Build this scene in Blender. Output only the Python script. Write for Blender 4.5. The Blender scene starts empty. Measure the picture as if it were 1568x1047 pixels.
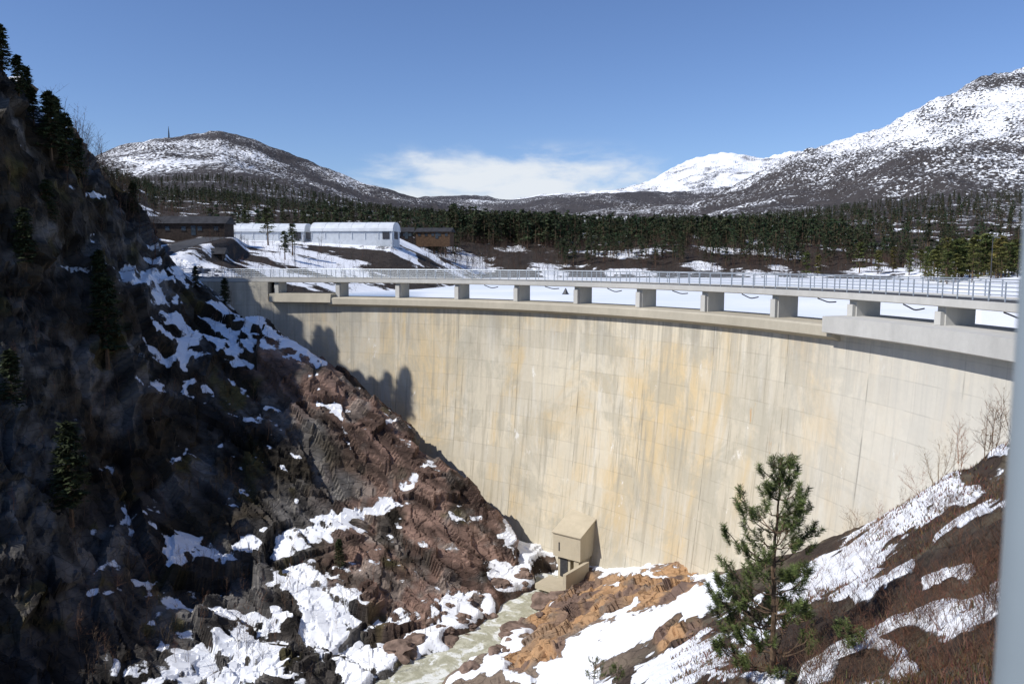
import bpy, math, numpy as np
from mathutils import Vector
rng=np.random.default_rng(7)
F=1220.0; CX=784.0; CY=523.5; PIT=math.atan(125.5/1220.0)
cp,sp=math.cos(PIT),math.sin(PIT)
def P(u,v,D):
    a=(u-CX)/F; b=-(v-CY)/F
    y=cp+b*sp; return np.array([a/y*D, D, (-sp+b*cp)/y*D])
def proj(x,y,z):
    f=y*cp-z*sp; up=y*sp+z*cp
    f=np.maximum(f,0.05)
    return CX+F*x/f, CY-F*up/f
def sstep(a,b,x):
    t=np.clip((x-a)/(b-a),0,1); return t*t*(3-2*t)
# ---------------- noise
def h32(ix,iy,iz,seed):
    h=(ix.astype(np.int64)*374761393+iy.astype(np.int64)*668265263+iz.astype(np.int64)*2147483647+seed*1274126177)&0xFFFFFFFF
    h=((h^(h>>13))*1274126177)&0xFFFFFFFF
    h=((h^(h>>16))*2246822519)&0xFFFFFFFF
    h=h^(h>>15)
    return (h&0xFFFFFF)/float(0xFFFFFF)
def vn3(x,y,z,seed=0):
    ix,iy,iz=np.floor(x),np.floor(y),np.floor(z)
    fx,fy,fz=x-ix,y-iy,z-iz
    fx=fx*fx*(3-2*fx);fy=fy*fy*(3-2*fy);fz=fz*fz*(3-2*fz)
    r=0
    for a in (0,1):
        for b in (0,1):
            for c in (0,1):
                w=(fx if a else 1-fx)*(fy if b else 1-fy)*(fz if c else 1-fz)
                r=r+w*h32(ix+a,iy+b,iz+c,seed)
    return r
def fbm(x,y,z,sc,oc=4,seed=0,gain=0.5):
    r=0;a=1;t=0
    for i in range(oc):
        r=r+a*vn3(x/sc,y/sc,z/sc,seed+i*17); t+=a; a*=gain; sc/=2.03
    return r/t
def facet(x,y,z,sc,seed=0):
    x,y,z=x/sc,y/sc,z/sc
    ix,iy,iz=np.floor(x),np.floor(y),np.floor(z)
    best=np.full(x.shape,1e9); val=np.zeros(x.shape)
    for a in (-1,0,1):
        for b in (-1,0,1):
            for c in (-1,0,1):
                jx,jy,jz=ix+a,iy+b,iz+c
                px=jx+h32(jx,jy,jz,seed); py=jy+h32(jx,jy,jz,seed+1); pz=jz+h32(jx,jy,jz,seed+2)
                dx,dy,dz=x-px,y-py,z-pz
                d=dx*dx+dy*dy+dz*dz
                v=(h32(jx,jy,jz,seed+3)-.5)*2*dx+(h32(jx,jy,jz,seed+4)-.5)*2*dy+(h32(jx,jy,jz,seed+5)-.5)*2*dz+(h32(jx,jy,jz,seed+6)-.5)*.9
                m=d<best
                best=np.where(m,d,best); val=np.where(m,v,val)
    return val
# ---------------- mesh helpers
def new_mesh(name,verts,faces,mats=(),col=None,fl=None,smooth=False,matidx=None,loc=(0,0,0),parent=None,link=True):
    verts=np.asarray(verts,dtype=np.float32)
    me=bpy.data.meshes.new(name)
    if isinstance(faces,np.ndarray):
        M,k=faces.shape
        me.vertices.add(len(verts)); me.vertices.foreach_set('co',verts.ravel())
        me.loops.add(M*k); me.loops.foreach_set('vertex_index',faces.astype(np.int32).ravel())
        me.polygons.add(M); me.polygons.foreach_set('loop_start',np.arange(0,M*k,k,dtype=np.int32))
    else:
        me.from_pydata([tuple(map(float,v)) for v in verts],[],[tuple(map(int,f)) for f in faces]); M=len(faces)
    me.update(calc_edges=True)
    me.validate()
    for m in mats: me.materials.append(m)
    if matidx is not None: me.polygons.foreach_set('material_index',np.asarray(matidx,dtype=np.int32))
    me.polygons.foreach_set('use_smooth',np.full(len(me.polygons),smooth,dtype=bool))
    if col is not None:
        at=me.color_attributes.new('Col','FLOAT_COLOR','POINT')
        c=np.ones((len(verts),4),dtype=np.float32); c[:,:3]=col
        at.data.foreach_set('color',c.ravel())
    if fl is not None:
        for k2,v2 in fl.items():
            at=me.attributes.new(k2,'FLOAT','POINT'); at.data.foreach_set('value',v2.astype(np.float32).ravel())
    ob=bpy.data.objects.new(name,me); ob.location=loc
    if link: bpy.context.scene.collection.objects.link(ob)
    if parent: ob.parent=parent
    return ob
def empty(name,loc=(0,0,0),rz=0):
    e=bpy.data.objects.new(name,None); e.location=loc; e.rotation_euler=(0,0,rz)
    bpy.context.scene.collection.objects.link(e); return e
class B:
    def __init__(s): s.v=[];s.f=[];s.m=[];s.n=0
    def add(s,v,f,m=0):
        v=np.asarray(v,float); s.v.append(v)
        for q in f: s.f.append(tuple(int(i)+s.n for i in q)); s.m.append(m)
        s.n+=len(v)
    def box(s,c,d,m=0,R=None):
        x,y,z=d[0]/2,d[1]/2,d[2]/2
        v=np.array([(-x,-y,-z),(x,-y,-z),(x,y,-z),(-x,y,-z),(-x,-y,z),(x,-y,z),(x,y,z),(-x,y,z)])
        if R is not None: v=v@np.array(R).T
        s.add(v+np.array(c),[(0,3,2,1),(4,5,6,7),(0,1,5,4),(1,2,6,5),(2,3,7,6),(3,0,4,7)],m)
    def tube(s,pts,r,n=6,m=0,cap=True):
        pts=np.asarray(pts,float); k=len(pts)
        r=np.broadcast_to(np.asarray(r,float),(k,))
        V=[]
        for i in range(k):
            t=pts[min(i+1,k-1)]-pts[max(i-1,0)]; t=t/(np.linalg.norm(t)+1e-9)
            a=np.cross(t,(0,0,1.)) if abs(t[2])<.95 else np.cross(t,(0,1.,0)); a/=np.linalg.norm(a); b=np.cross(t,a)
            for j in range(n):
                an=2*math.pi*j/n; V.append(pts[i]+r[i]*(math.cos(an)*a+math.sin(an)*b))
        f=[]
        for i in range(k-1):
            for j in range(n):
                f.append((i*n+j,i*n+(j+1)%n,(i+1)*n+(j+1)%n,(i+1)*n+j))
        if cap: f.append(tuple(range(n))[::-1]); f.append(tuple((k-1)*n+j for j in range(n)))
        s.add(V,f,m)
    def obj(s,name,mats,**k):
        return new_mesh(name,np.concatenate(s.v),s.f,mats,matidx=s.m,**k)
# ---------------- material helper
class N:
    def __init__(s,name):
        s.mat=bpy.data.materials.new(name); s.mat.use_nodes=True; s.t=s.mat.node_tree; s.t.nodes.clear()
        s.out=s.t.nodes.new('ShaderNodeOutputMaterial'); s.b=s.t.nodes.new('ShaderNodeBsdfPrincipled')
        s.t.links.new(s.b.outputs[0],s.out.inputs[0])
    def set(s,inp,v):
        if hasattr(v,'links') or isinstance(v,bpy.types.NodeSocket): s.t.links.new(v,inp)
        else: inp.default_value=v
    def math(s,op,a,b=0,c=0,clamp=False):
        n=s.t.nodes.new('ShaderNodeMath'); n.operation=op; n.use_clamp=clamp
        s.set(n.inputs[0],a); s.set(n.inputs[1],b); s.set(n.inputs[2],c); return n.outputs[0]
    def noise(s,vec,sc,det=4,rough=.55,dist=0):
        n=s.t.nodes.new('ShaderNodeTexNoise'); s.set(n.inputs['Vector'],vec)
        n.inputs['Scale'].default_value=sc;n.inputs['Detail'].default_value=det;n.inputs['Roughness'].default_value=rough;n.inputs['Distortion'].default_value=dist
        return n.outputs[0]
    def voro(s,vec,sc,feat='DISTANCE_TO_EDGE'):
        n=s.t.nodes.new('ShaderNodeTexVoronoi'); n.feature=feat; s.set(n.inputs['Vector'],vec); n.inputs['Scale'].default_value=sc; return n.outputs[0]
    def smooth(s,a,b,x):
        n=s.t.nodes.new('ShaderNodeMapRange'); n.interpolation_type='SMOOTHSTEP'
        s.set(n.inputs[0],x); s.set(n.inputs[1],a); s.set(n.inputs[2],b); return n.outputs[0]
    def mix(s,f,a,b,mode='MIX'):
        n=s.t.nodes.new('ShaderNodeMix'); n.data_type='RGBA'; n.blend_type=mode
        s.set(n.inputs[0],f); s.set(n.inputs[6],a); s.set(n.inputs[7],b); return n.outputs[2]
    def obj(s): return s.t.nodes.new('ShaderNodeTexCoord').outputs['Object']
    def scale(s,vec,v,rot=(0,0,0)):
        n=s.t.nodes.new('ShaderNodeMapping'); s.t.links.new(vec,n.inputs[0]); n.inputs['Scale'].default_value=v; n.inputs['Rotation'].default_value=rot; return n.outputs[0]
    def attr(s,name,fac=False):
        n=s.t.nodes.new('ShaderNodeAttribute'); n.attribute_name=name; return n.outputs['Fac' if fac else 'Color']
    def bump(s,h,st,dist):
        n=s.t.nodes.new('ShaderNodeBump'); s.set(n.inputs['Height'],h); n.inputs['Strength'].default_value=st; n.inputs['Distance'].default_value=dist
        s.t.links.new(n.outputs[0],s.b.inputs['Normal'])
    def grey(s,v):
        cb=s.t.nodes.new('ShaderNodeCombineColor')
        for i in range(3): s.t.links.new(v,cb.inputs[i])
        return cb.outputs[0]
    def fin(s,col,rough=.8,spec=.3,metal=0):
        s.set(s.b.inputs['Base Color'],col); s.set(s.b.inputs['Roughness'],rough); s.b.inputs['Specular IOR Level'].default_value=spec
        s.b.inputs['Metallic'].default_value=metal
        return s.mat
def simple(name,c,rough=.7,spec=.3,metal=0,var=.25,sc=3.0):
    n=N(name); o=n.obj(); f=n.noise(o,sc,5)
    a=tuple(x*(1-var) for x in c)+(1,); b=tuple(min(1,x*(1+var)) for x in c)+(1,)
    return n.fin(n.mix(n.smooth(.3,.7,f),a,b),rough,spec,metal)
# ---------------- dam geometry constants
AC=np.array([-39.6,37.1]); 
def wall_r(z): return 66.8-3.0*np.clip((-5.0-z)/28.0,0,1.3)**1.5
def arc(th,r): 
    th=np.radians(th); return AC[0]+r*np.sin(th), AC[1]+r*np.cos(th)
def wallhit(u,v):
    for D in np.arange(40,115,.1):
        p=P(u,v,D)
        if math.hypot(p[0]-AC[0],p[1]-AC[1])>wall_r(p[2]) and p[1]>37: return p
    return P(u,v,100)
# ---------------- near terrain control
ctl=[]
for u,v in [(345,458),(410,505),(480,562),(540,606),(600,652),(650,690),(700,732),(745,770),(782,808),(840,845),(900,866),(960,872),(1075,876)]:
    p=wallhit(u,v); d=p[:2]-AC; d/=np.linalg.norm(d)
    if 400<u<800:
        sp_d=5.5 if u<760 else 3.5
        ctl.append(P(u-4,v-2,p[1]-sp_d)); p=p-np.array([0,0,2.8])
    ctl.append(p); ctl.append(np.array([p[0]+d[0]*4,p[1]+d[1]*4,p[2]+.5]))
for th,z in [(62,-29),(70,-23),(80,-15.5),(90,-9.5),(100,-5)]:
    x,y=arc(th,66); ctl.append(np.array([x,y,z])); x,y=arc(th,71); ctl.append(np.array([x,y,z+.5]))
pix=[(700,940,71),(600,1000,64.5),(450,1047,60),(300,1047,58),(150,1047,55),(0,1047,52),
(620,765,82),(560,800,79),(480,630,86),(400,575,88),(300,480,95),(200,430,90),(150,262,94),(60,215,82),(0,165,76),(230,345,104),(190,300,98),
(100,600,72),(100,800,64),(0,500,69),(0,800,59),(300,700,80),(300,850,71),(400,950,66),(200,950,61),(500,850,74),(200,600,79),(100,400,79),(50,300,77),(240,395,113),(290,420,104),(680,850,76),(740,885,77),
(950,905,66),(1070,885,62),(1000,1000,42),(900,1047,45),(760,1030,56),(860,960,62),(1000,940,52),(1100,950,38),(1150,900,45),(1100,1047,18.5),(1000,1047,30),(1180,1000,20),(1100,1000,27),
(1250,930,26),(1350,850,29),(1400,785,33),(1330,805,42),(1250,872,43),(1450,735,35),(1540,685,32),(1400,900,17.5),(1500,800,19),(1568,750,18),(1300,1047,13.5),(1500,1000,10)]
for q in pix: ctl.append(P(*q))
for q in [(0,0,-2),(3,3,-2.6),(-3,3,-4.5),(0,7,-5.5),(0,20,-14),(0,35,-22.5),(-20,20,-20),(-20,42,-33),(-30,8,-22),(-36,36,-29),(-55,45,-8),(-60,60,3),(-75,75,12),(-85,100,20),(-62,100,13),(-10,50,-34),(6,2,-2),(12,8,-3),(25,15,-3),(45,20,-2),(40,5,-1),(-48,20,-22),(-70,20,0),(-60,118,12),(-48,120,2),(35,30,-4)]: ctl.append(np.array(q,float))
C=np.array(ctl)
def phi(r2): return .5*r2*np.log(np.maximum(r2,1e-9))
n=len(C); K=phi(((C[:,None,:2]-C[None,:,:2])**2).sum(-1))+np.eye(n)*4.0
Q=np.c_[np.ones(n),C[:,:2]]; A=np.zeros((n+3,n+3)); A[:n,:n]=K;A[:n,n:]=Q;A[n:,:n]=Q.T
sol=np.linalg.solve(A,np.r_[C[:,2],0,0,0])
def tps(x,y):
    z=sol[n]+sol[n+1]*x+sol[n+2]*y
    for i in range(n): z=z+sol[i]*phi((x-C[i,0])**2+(y-C[i,1])**2)
    return z
# ---------------- far rings
UU=np.array([-200,150,250,350,450,600,750,900,1050,1200,1350,1500,1700])
zr=[(112,[14,11,0.6,-2.2,-9,-9,-9,-9,-9,-9,-9,-5.3,-4]),
(140,[16,14,3,0.5,-3.5,-9,-9,-9,-9,-9,-9,-5,-4]),
(180,[20,18,5,3.6,2.2,-2.5,-9,-9,-9,-9,-9,-4.5,-3.5]),
(205,[23,21,6.6,5.0,4.6,3.4,-9,-9,-9,-9,-7,-4,-3]),
(225,[24,22,7.5,5.8,5.8,5.8,-9,-9,-9,-9,-7,-4,-3]),
(265,[28,26,11,8.5,8,8,-7,-7,-7,-7,-5,-3.5,-3]),
(300,[31,29,14,11.5,10.5,10,-.5,-1,-1,-1.5,-2,-2.5,-2.5]),
(340,[35,33,17,13,12,11,6.5,6.5,6,5,2,1,1]),
(450,[50,45,27,24,20,18,14,14,12,12,9,9,9]),
(800,[95,85,62,58,50,42,30,28,28,35,42,48,50])]
def vrow(D,pairs):
    a=np.array(pairs,float); return D,a[:,0],np.array([P(u,v,D)[2] for u,v in a])
rings=[(D,UU.astype(float),np.array(z,float)) for D,z in zr]
rings.append(vrow(1300,[(-200,270),(150,292),(250,290),(350,288),(450,300),(600,330),(750,350),(900,345),(1050,345),(1200,332),(1350,318),(1500,305),(1700,300)]))
rings.append(vrow(1900,[(-200,240),(150,262),(250,240),(350,236),(450,268),(560,310),(680,335),(750,345),(850,338),(950,334),(1050,334),(1200,295),(1330,265),(1400,240),(1480,215),(1568,195),(1700,180)]))
rings.append(vrow(2500,[(-200,215),(100,262),(150,240),(200,220),(250,203),(300,199),(350,202),(400,214),(450,238),(500,264),(560,286),(620,304),(680,321),(750,334),(800,330),(850,318),(900,310),(950,308),(1000,312),(1050,314),(1110,294),(1170,266),(1230,240),(1280,225),(1330,206),(1370,182),(1400,160),(1440,139),(1480,118),(1530,104),(1568,93),(1700,65)]))
rings.append(vrow(3200,[(-200,300),(1700,300)]))
rings.append(vrow(4200,[(-200,330),(680,340),(1000,300),(1110,275),(1230,270),(1700,270)]))
rings.append(vrow(5500,[(-200,330),(600,330),(680,319),(750,309),(820,302),(860,294),(900,293),(950,286),(1000,273),(1040,254),(1080,242),(1110,236),(1140,240),(1170,241),(1200,234),(1240,238),(1300,248),(1400,270),(1700,300)]))
rings.append((7500,np.array([-200.,1700.]),np.array([-50.,-50.])))
rD=np.log([r[0] for r in rings])
def farz(x,y):
    sh=x.shape; x=x.ravel(); y=y.ravel()
    u=CX+F*(x/np.maximum(y,1))*.995
    L=np.log(np.clip(y,112,7400)); Z=np.array([np.interp(u,r[1],r[2]) for r in rings])
    i=np.clip(np.searchsorted(rD,L)-1,0,len(rD)-2); t=(L-rD[i])/(rD[i+1]-rD[i])
    k=np.arange(len(x)); z0=Z[i,k]; z1=Z[i+1,k]
    return (z0*(1-t)+z1*t).reshape(sh)
# ---------------- polylines: river, road
river=np.array([P(862,884,81)[:2],P(838,900,77)[:2],P(800,918,73.5)[:2],P(765,948,69.5)[:2],P(725,988,65.5)[:2],P(660,1037,61)[:2],[-11.5,53],[-15,45],[-17,34],[-20,20],[-24,5]])
RZ=-33.0
def pdist(x,y,pl):
    best=np.full(x.shape,1e9); par=np.zeros(x.shape)
    for i in range(len(pl)-1):
        a,b=pl[i],pl[i+1]; d=b-a; L2=(d**2).sum()
        t=np.clip(((x-a[0])*d[0]+(y-a[1])*d[1])/L2,0,1)
        q=np.hypot(x-a[0]-t*d[0],y-a[1]-t*d[1]); m=q<best
        best=np.where(m,q,best); par=np.where(m,i+t,par)
    return best,par
ex,ey=arc(-1,69.6)
road=np.array([[ex+6,ey+.0,-2.4],[ex,ey,-2.4],[-46.5,107.5,-1.9],[-50.5,110.5,-1.0],[-52.5,115,0.2],[-53,123,1.6],[-54,136,3.0],[-58,155,4.2],[-66,180,5.2],[-80,205,6.6]])
# ---------------- terrain grid
t1=np.linspace(-.74,.74,700); g=np.linspace(.755,1.4,22)
T=np.r_[-g[::-1],t1,g]
Y=[-5.0]
while Y[-1]<7400:
    y=Y[-1]
    if y<44: st=.12+.006*max(y,0)*0.5
    elif y<116: st=.18
    else: st=min(.2+.02*(y-116),y*.011)
    Y.append(y+st)
Y=np.array(Y)
TT,YY=np.meshgrid(T,Y); XX=TT*(YY+6)
nr,nc=XX.shape
Z=np.zeros_like(XX)
nm=Y<122
xn,yn=XX[nm],YY[nm]
zn=np.zeros_like(xn); inside=np.abs(xn)<110
zn[inside]=tps(xn[inside],yn[inside]); zn=np.clip(zn,-34,40)
zn=np.where(zn<-31.2,-31.2-(1-np.exp(-(-31.2-zn)/1.0))*1.2,zn)
zf_all=farz(XX,YY)
zf=zf_all[nm]
rc=np.hypot(xn-AC[0],yn-AC[1]); th=np.degrees(np.arctan2(xn-AC[0],yn-AC[1]))
up=(rc>68.6)&(th>2.5)&(th<101)
w=sstep(104,119,yn)
zl=zn*(1-w)+zf*w
zn=np.where(up,zf,zl)
zn=np.where((xn>105),-2.0,zn)
Z[~nm]=zf_all[~nm]; Z[nm]=zn
a=np.clip((YY-100)/200,0,1)*sstep(-7.5,-5.5,Z)
nz=np.zeros_like(Z); fm=YY>100
nzs=(fbm(XX[fm],YY[fm],0*XX[fm],22,5,3)-.5)*5.0*(1-sstep(500,1500,YY[fm])*.3)
big=(fbm(XX[fm],YY[fm],0*XX[fm],420,7,9,.56)-.5)*95
rg=(.5-np.abs(fbm(XX[fm]+.5*YY[fm],YY[fm],0*XX[fm],170,5,19,.5)-.5)*4)*26*sstep(300,900,XX[fm])
nz[fm]=nzs*a[fm]*(1-.7*((YY[fm]>175)&(YY[fm]<240)&(XX[fm]<-20)))+(big+rg)*sstep(700,1800,YY[fm])
Z=Z+nz
rd,rp=pdist(xn,yn,river)
rwn=rd+(vn3(xn/1.8,yn/1.8,0*xn,5)-.5)*2.4
w=1-sstep(1.2,3.1,rwn)
zz=Z[nm]; zz=np.where((rd<6.5)&(zz<-24),zz*(1-w)+(RZ-.9)*w,zz)
m2=YY<215
Zr=Z.copy(); Zr[nm]=zz
d2,p2=pdist(XX[m2],YY[m2],road[:,:2]); rz=np.interp(p2,np.arange(len(road)),road[:,2])
w=(1-sstep(3.2,7.0,d2))*(~((np.hypot(XX[m2]-AC[0],YY[m2]-AC[1])<68)&(XX[m2]>-41)))
tmp=Zr[m2]; tmp=tmp*(1-w)+(rz-.06)*w; Zr[m2]=tmp
Z=Zr; zbase=Z[nm].copy()
uu,vv=proj(xn,yn,zbase)
uu=np.where(yn<2,5000,uu)
jx_=(fbm(xn,yn,zbase,3.0,4,41)-.5)*70; jy_=(fbm(xn,yn,zbase,3.0,4,141)-.5)*50
def hint(lst,lo=.3,hi=1.7):
    s=np.zeros_like(xn)
    for pl,w in lst:
        pl=np.array(pl,float)
        if len(pl)==1: pl=np.vstack([pl,pl+1])
        d,_=pdist(uu+jx_,vv+jy_,pl); s=np.maximum(s,1-sstep(w*lo,w*hi,d))
    return s
snowL=hint([([(190,432),(285,445)],20),([(230,470),(290,525)],26),([(330,480),(350,540),(460,565)],19),([(260,520),(300,600)],15),([(200,595),(240,600)],10),([(325,490),(380,500)],13),([(240,440),(280,420)],16),([(390,520),(470,560)],11),([(200,480),(250,560)],12),
([(175,790),(240,820),(330,850),(420,830),(520,800),(640,750)],17),([(250,860),(400,840)],10),([(430,840),(465,895),(500,935)],26),([(140,905),(240,870)],9),([(260,910),(360,940),(430,940)],10),([(150,860),(170,875)],10),
([(290,1010),(390,1000)],26),([(330,1047),(380,1020)],20),([(510,975),(560,1047)],25),([(560,1000),(640,985)],25),([(600,1040),(650,1000)],20),([(640,975),(770,945)],17),([(755,880),(800,890)],18),([(280,680)],12),([(430,725)],6),([(455,765)],7),([(420,900)],11),
([(785,818),(835,850),(850,875)],24),([(885,850),(960,882)],24),([(790,885),(840,880)],16),([(690,1000),(650,1047)],16),
([(10,215),(95,245)],9),([(100,300),(160,310)],7),([(50,340),(150,350)],6),([(20,455),(110,465)],8),([(60,285)],8),([(490,600),(540,680)],6),([(240,380),(270,440)],12),([(470,960),(500,1000)],14),([(520,915)],12),([(420,1030)],15),([(200,1030)],11),([(250,980)],9),([(350,600),(420,620)],6),([(90,400),(190,420)],6),([(140,590),(170,600)],7),([(190,770),(230,800)],8)],.1,1.9)
snowR=hint([([(1090,900),(1000,950),(900,1000),(860,1030),(900,1047)],34),([(1090,1000),(1000,1047)],26),([(1225,915),(1300,860),(1380,795),(1460,742)],26),([(1290,910),(1400,872)],11),([(1240,1035),(1380,965),(1540,915)],16),([(1500,925),(1560,880)],18),
([(790,825),(830,850)],24),([(885,850),(960,880),(1040,870)],20),([(1450,745),(1475,765)],12),([(1440,830),(1500,800)],7),([(1130,980),(1230,940)],9),([(700,1040),(800,990)],15),([(1500,700),(1540,690)],6),([(1540,780),(1510,800)],7),([(1390,1010),(1300,1000)],7),([(1080,1040),(1200,1047)],12),([(1420,900),(1470,880)],9),([(770,1000),(800,1047)],12),([(780,980),(850,925)],10)],.2,1.7)
leftm=np.where(rc<200,(1-sstep(-2,2,xn-np.interp(yn,[0,20,45,53,61,66,70,75,78,82,95,120],[-24,-20,-15,-11,-6,-2.5,-.8,1.8,4,8,20,40]))),0)
redm=hint([([(600,790),(690,850),(750,900)],85),([(470,590),(600,690),(720,770),(780,810)],36),([(540,880),(650,930),(740,940)],45),([(400,560),(480,600)],22)])
orm=hint([([(835,945),(900,922),(980,905),(1060,885)],30),([(1060,968),(1020,985)],20),([(790,1010),(850,990)],17),([(905,890),(820,940)],14)],.5,1.4)
zfull=Z.copy()
gy,gx=np.gradient(zbase)
dYr=np.gradient(yn[:,0])[:,None]; dXr=np.gradient(xn,axis=1)
sx=gx/dXr; dyy=gy/dYr; shear=np.gradient(xn,axis=0)/dYr; sy=dyy-sx*shear
nl=np.sqrt(1+sx**2+sy**2); NX,NY,NZ=-sx/nl,-sy/nl,1/nl
e1=np.array([38,-13,-27.]);e1/=np.linalg.norm(e1); e3=np.array([.62,-.35,.70]); e3-=e1*(e3@e1); e3/=np.linalg.norm(e3); e2=np.cross(e3,e1)
wx=(fbm(xn,yn,zbase,5,3,151)-.5)*2.0; wy=(fbm(xn,yn,zbase,5,3,152)-.5)*2.0
A1=(xn*e1[0]+yn*e1[1]+zbase*e1[2]+wx)/2.1; A2=xn*e2[0]+yn*e2[1]+zbase*e2[2]+wy; A3=(xn*e3[0]+yn*e3[1]+zbase*e3[2])*1.5
f0=facet(A1,A2,A3,12,7); f1=facet(A1,A2,A3,5.2,11); f2=facet(A1*1.1,A2,A3*1.2,2.3,21); f3=facet(A1*1.3,A2,A3*1.3,1.0,31); f4=fbm(xn,yn,zbase,.9,3,77)-.5
rock=f0*1.7+f1*1.35*(1-.3*snowL)+(f2*.72+f3*.32+f4*.12)*(1-.6*snowL)
g1=facet(xn*.6,yn,zbase*2,3.2,301); g2=facet(xn*.8,yn,zbase*2,1.2,302)
slab=g1*.75+g2*.28+f4*.1
fade=sstep(2.2,5,rd)
up2=(rc>66.5)&(th>1)&(th<101)
calm=1-.35*hint([([(560,790),(700,860),(760,920)],90)])
d2n,_=pdist(xn,yn,road[:,:2])
def comb(x):
    x=x*(.25+.75*fade); x=np.where(up2,0,x); x=x*sstep(3,8,d2n)*(1-sstep(110,121,yn)); return x*sstep(1,6,np.hypot(xn,yn))
ampL=comb(leftm*calm); ampR=comb((1-leftm)*(.10+.9*orm+.30*sstep(-18,-28,zbase)*(1-snowR)))
hum=(fbm(xn,yn,zbase,2.0,4,88)-.5)*(1-leftm)*1.0*sstep(3,9,np.hypot(xn,yn))*(1-snowR*.6)*(~up2)
disp=rock*ampL+slab*ampR+hum
X2,Y2=XX.copy(),YY.copy()
snow_h=np.maximum(snowL*leftm,snowR*(1-leftm))
X2[nm]=xn+NX*disp*.8; Y2[nm]=yn+NY*disp*.8; zfull[nm]=zbase+NZ*disp+snow_h*(1-leftm)*(1-orm)*.22*(~up2)
Zf=zfull
def nzf(X,Yv,Zv):
    ax=np.gradient(X,axis=1);ay=np.gradient(Yv,axis=1);az=np.gradient(Zv,axis=1)
    bx=np.gradient(X,axis=0);by=np.gradient(Yv,axis=0);bz=np.gradient(Zv,axis=0)
    cx=ay*bz-az*by; cy=az*bx-ax*bz; cz=ax*by-ay*bx
    l=np.sqrt(cx*cx+cy*cy+cz*cz)+1e-9; return cz/l
nzv=np.abs(nzf(X2,Y2,Zf))
def blur(a,k):
    for ax in (0,1):
        s=a.copy()
        for i in range(1,k+1): s=s+np.roll(a,i,ax)+np.roll(a,-i,ax)
        a=s/(2*k+1)
    return a
snow=np.zeros_like(Z); col=np.zeros(Z.shape+(3,))
sp2=fbm(xn,yn,zbase,9,3,62); sp3=fbm(xn*.8,yn*.8,zbase*2.4,2.4,5,63); sp4=fbm(xn,yn,zbase*2.0,.9,3,66)
nzn=blur(nzv[nm],1)
sl=-.085+snowL*.52+(sp3-.5)*1.1+(sp4-.5)*.5+(nzn-.52)*1.4+(sp2-.5)*.6+.07*sstep(-16,-8,zbase)-.06*sstep(-18,-26,zbase)
sl=np.where(zbase<-30.8,sl+.16,sl)
sr=snowR*.75+(sp3-.5)*1.3+.09+(sp2-.5)*.4+(sp4-.5)*.4+(sstep(-22,-30,zbase)*.10)-.42*orm
sn_=np.clip(leftm*sl+(1-leftm)*sr,0,1.05)
snow[nm]=np.where((rc>68.6)&(xn>15)&(th<101),.95,sn_)
th_s=sstep(.45,.65,sn_)*ampL
Zf[nm]+=th_s*.06
def mixc(a,b,w): return a*(1-w[...,None])+b*w[...,None]
cl=mixc(np.broadcast_to(np.array([.042,.037,.033]),xn.shape+(3,)),np.array([.115,.107,.098]),sstep(.42,.66,fbm(xn,yn,zbase,4,4,71)))
cl=mixc(cl,np.array([.032,.024,.014]),sstep(.48,.60,fbm(xn,yn,zbase,6,4,72))*.85)
cl=mixc(cl,np.array([.065,.055,.020]),sstep(.60,.70,fbm(xn,yn,zbase,3,4,79))*.8)
cl=mixc(cl,np.array([.11,.11,.105]),hint([([(20,560),(60,700),(40,800)],60)])*.75)
cl=mixc(cl,np.array([.165,.106,.082]),redm*sstep(.30,.48,fbm(xn,yn,zbase,3,4,73)))
cl=mixc(cl,np.array([.20,.17,.145]),redm*sstep(.56,.66,fbm(xn,yn,zbase,2.2,4,78))*.7)
strat=fbm(A1*.35,A2*1.0,A3*1.6,1.3,4,91); cl=cl*(.40+1.2*sstep(.3,.7,strat))[...,None]
cr=mixc(np.broadcast_to(np.array([.046,.033,.026]),xn.shape+(3,)),np.array([.10,.082,.058]),sstep(.45,.65,fbm(xn,yn,zbase,1.5,4,74)))
cr=mixc(cr,np.array([.20,.155,.12]),sstep(-20,-26,zbase))
cr=mixc(cr,np.array([.42,.255,.135]),orm*sstep(.30,.42,fbm(xn,yn,zbase,2,4,75)))
cr=mixc(cr,np.array([.17,.115,.09]),orm*sstep(.48,.58,fbm(xn,yn,zbase*2,2.5,4,76)))
col[nm]=cl*leftm[...,None]+cr*(1-leftm[...,None])
ff=~nm; xf,yf,zf_=XX[ff],YY[ff],Z[ff]; uf=CX+F*xf/yf*.995
n1=fbm(xf,yf,zf_,110,5,81); ns=fbm(xf,yf,zf_,14,5,83); n3=fbm(xf,yf,zf_*2.5,260,6,84,.6)
elev=zf_/np.maximum(yf,1)*F
sf=np.where((yf<345),.37,.27)+(ns-.5)*2.0
hillL=(uf<740)
s_hl=.20+sstep(60,185,elev)*.16+(n1-.5)*.9+(n3-.5)*.9
s_hr=.20+sstep(60,210,elev)*.36+(n1-.5)*.9+(n3-.5)*.9
s_far=.78+(n1-.5)*1.8+(n3-.5)*.8
sm=np.where(hillL,s_hl,s_hr)
sm=np.where(yf>3400,s_far,sm)
wf=sstep(500,900,yf)
sv=sf*(1-wf)+sm*wf
sv=np.where((yf<700)&(uf>1380)&(yf<330),.75,sv)
sv=np.where((yf>135)&(yf<245)&(uf<640)&(uf>330),.50+(ns-.5)*2.2,sv)
sv=np.where((yf>200)&(yf<222)&(uf<640)&(uf>330),.62,sv)
sv=np.where((uf<330)&(yf<240),.52+(ns-.5)*1.4,sv)
snow[ff]=sv
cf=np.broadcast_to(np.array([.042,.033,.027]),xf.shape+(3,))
cf=mixc(cf,np.array([.060,.054,.054]),wf*.9)
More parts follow.
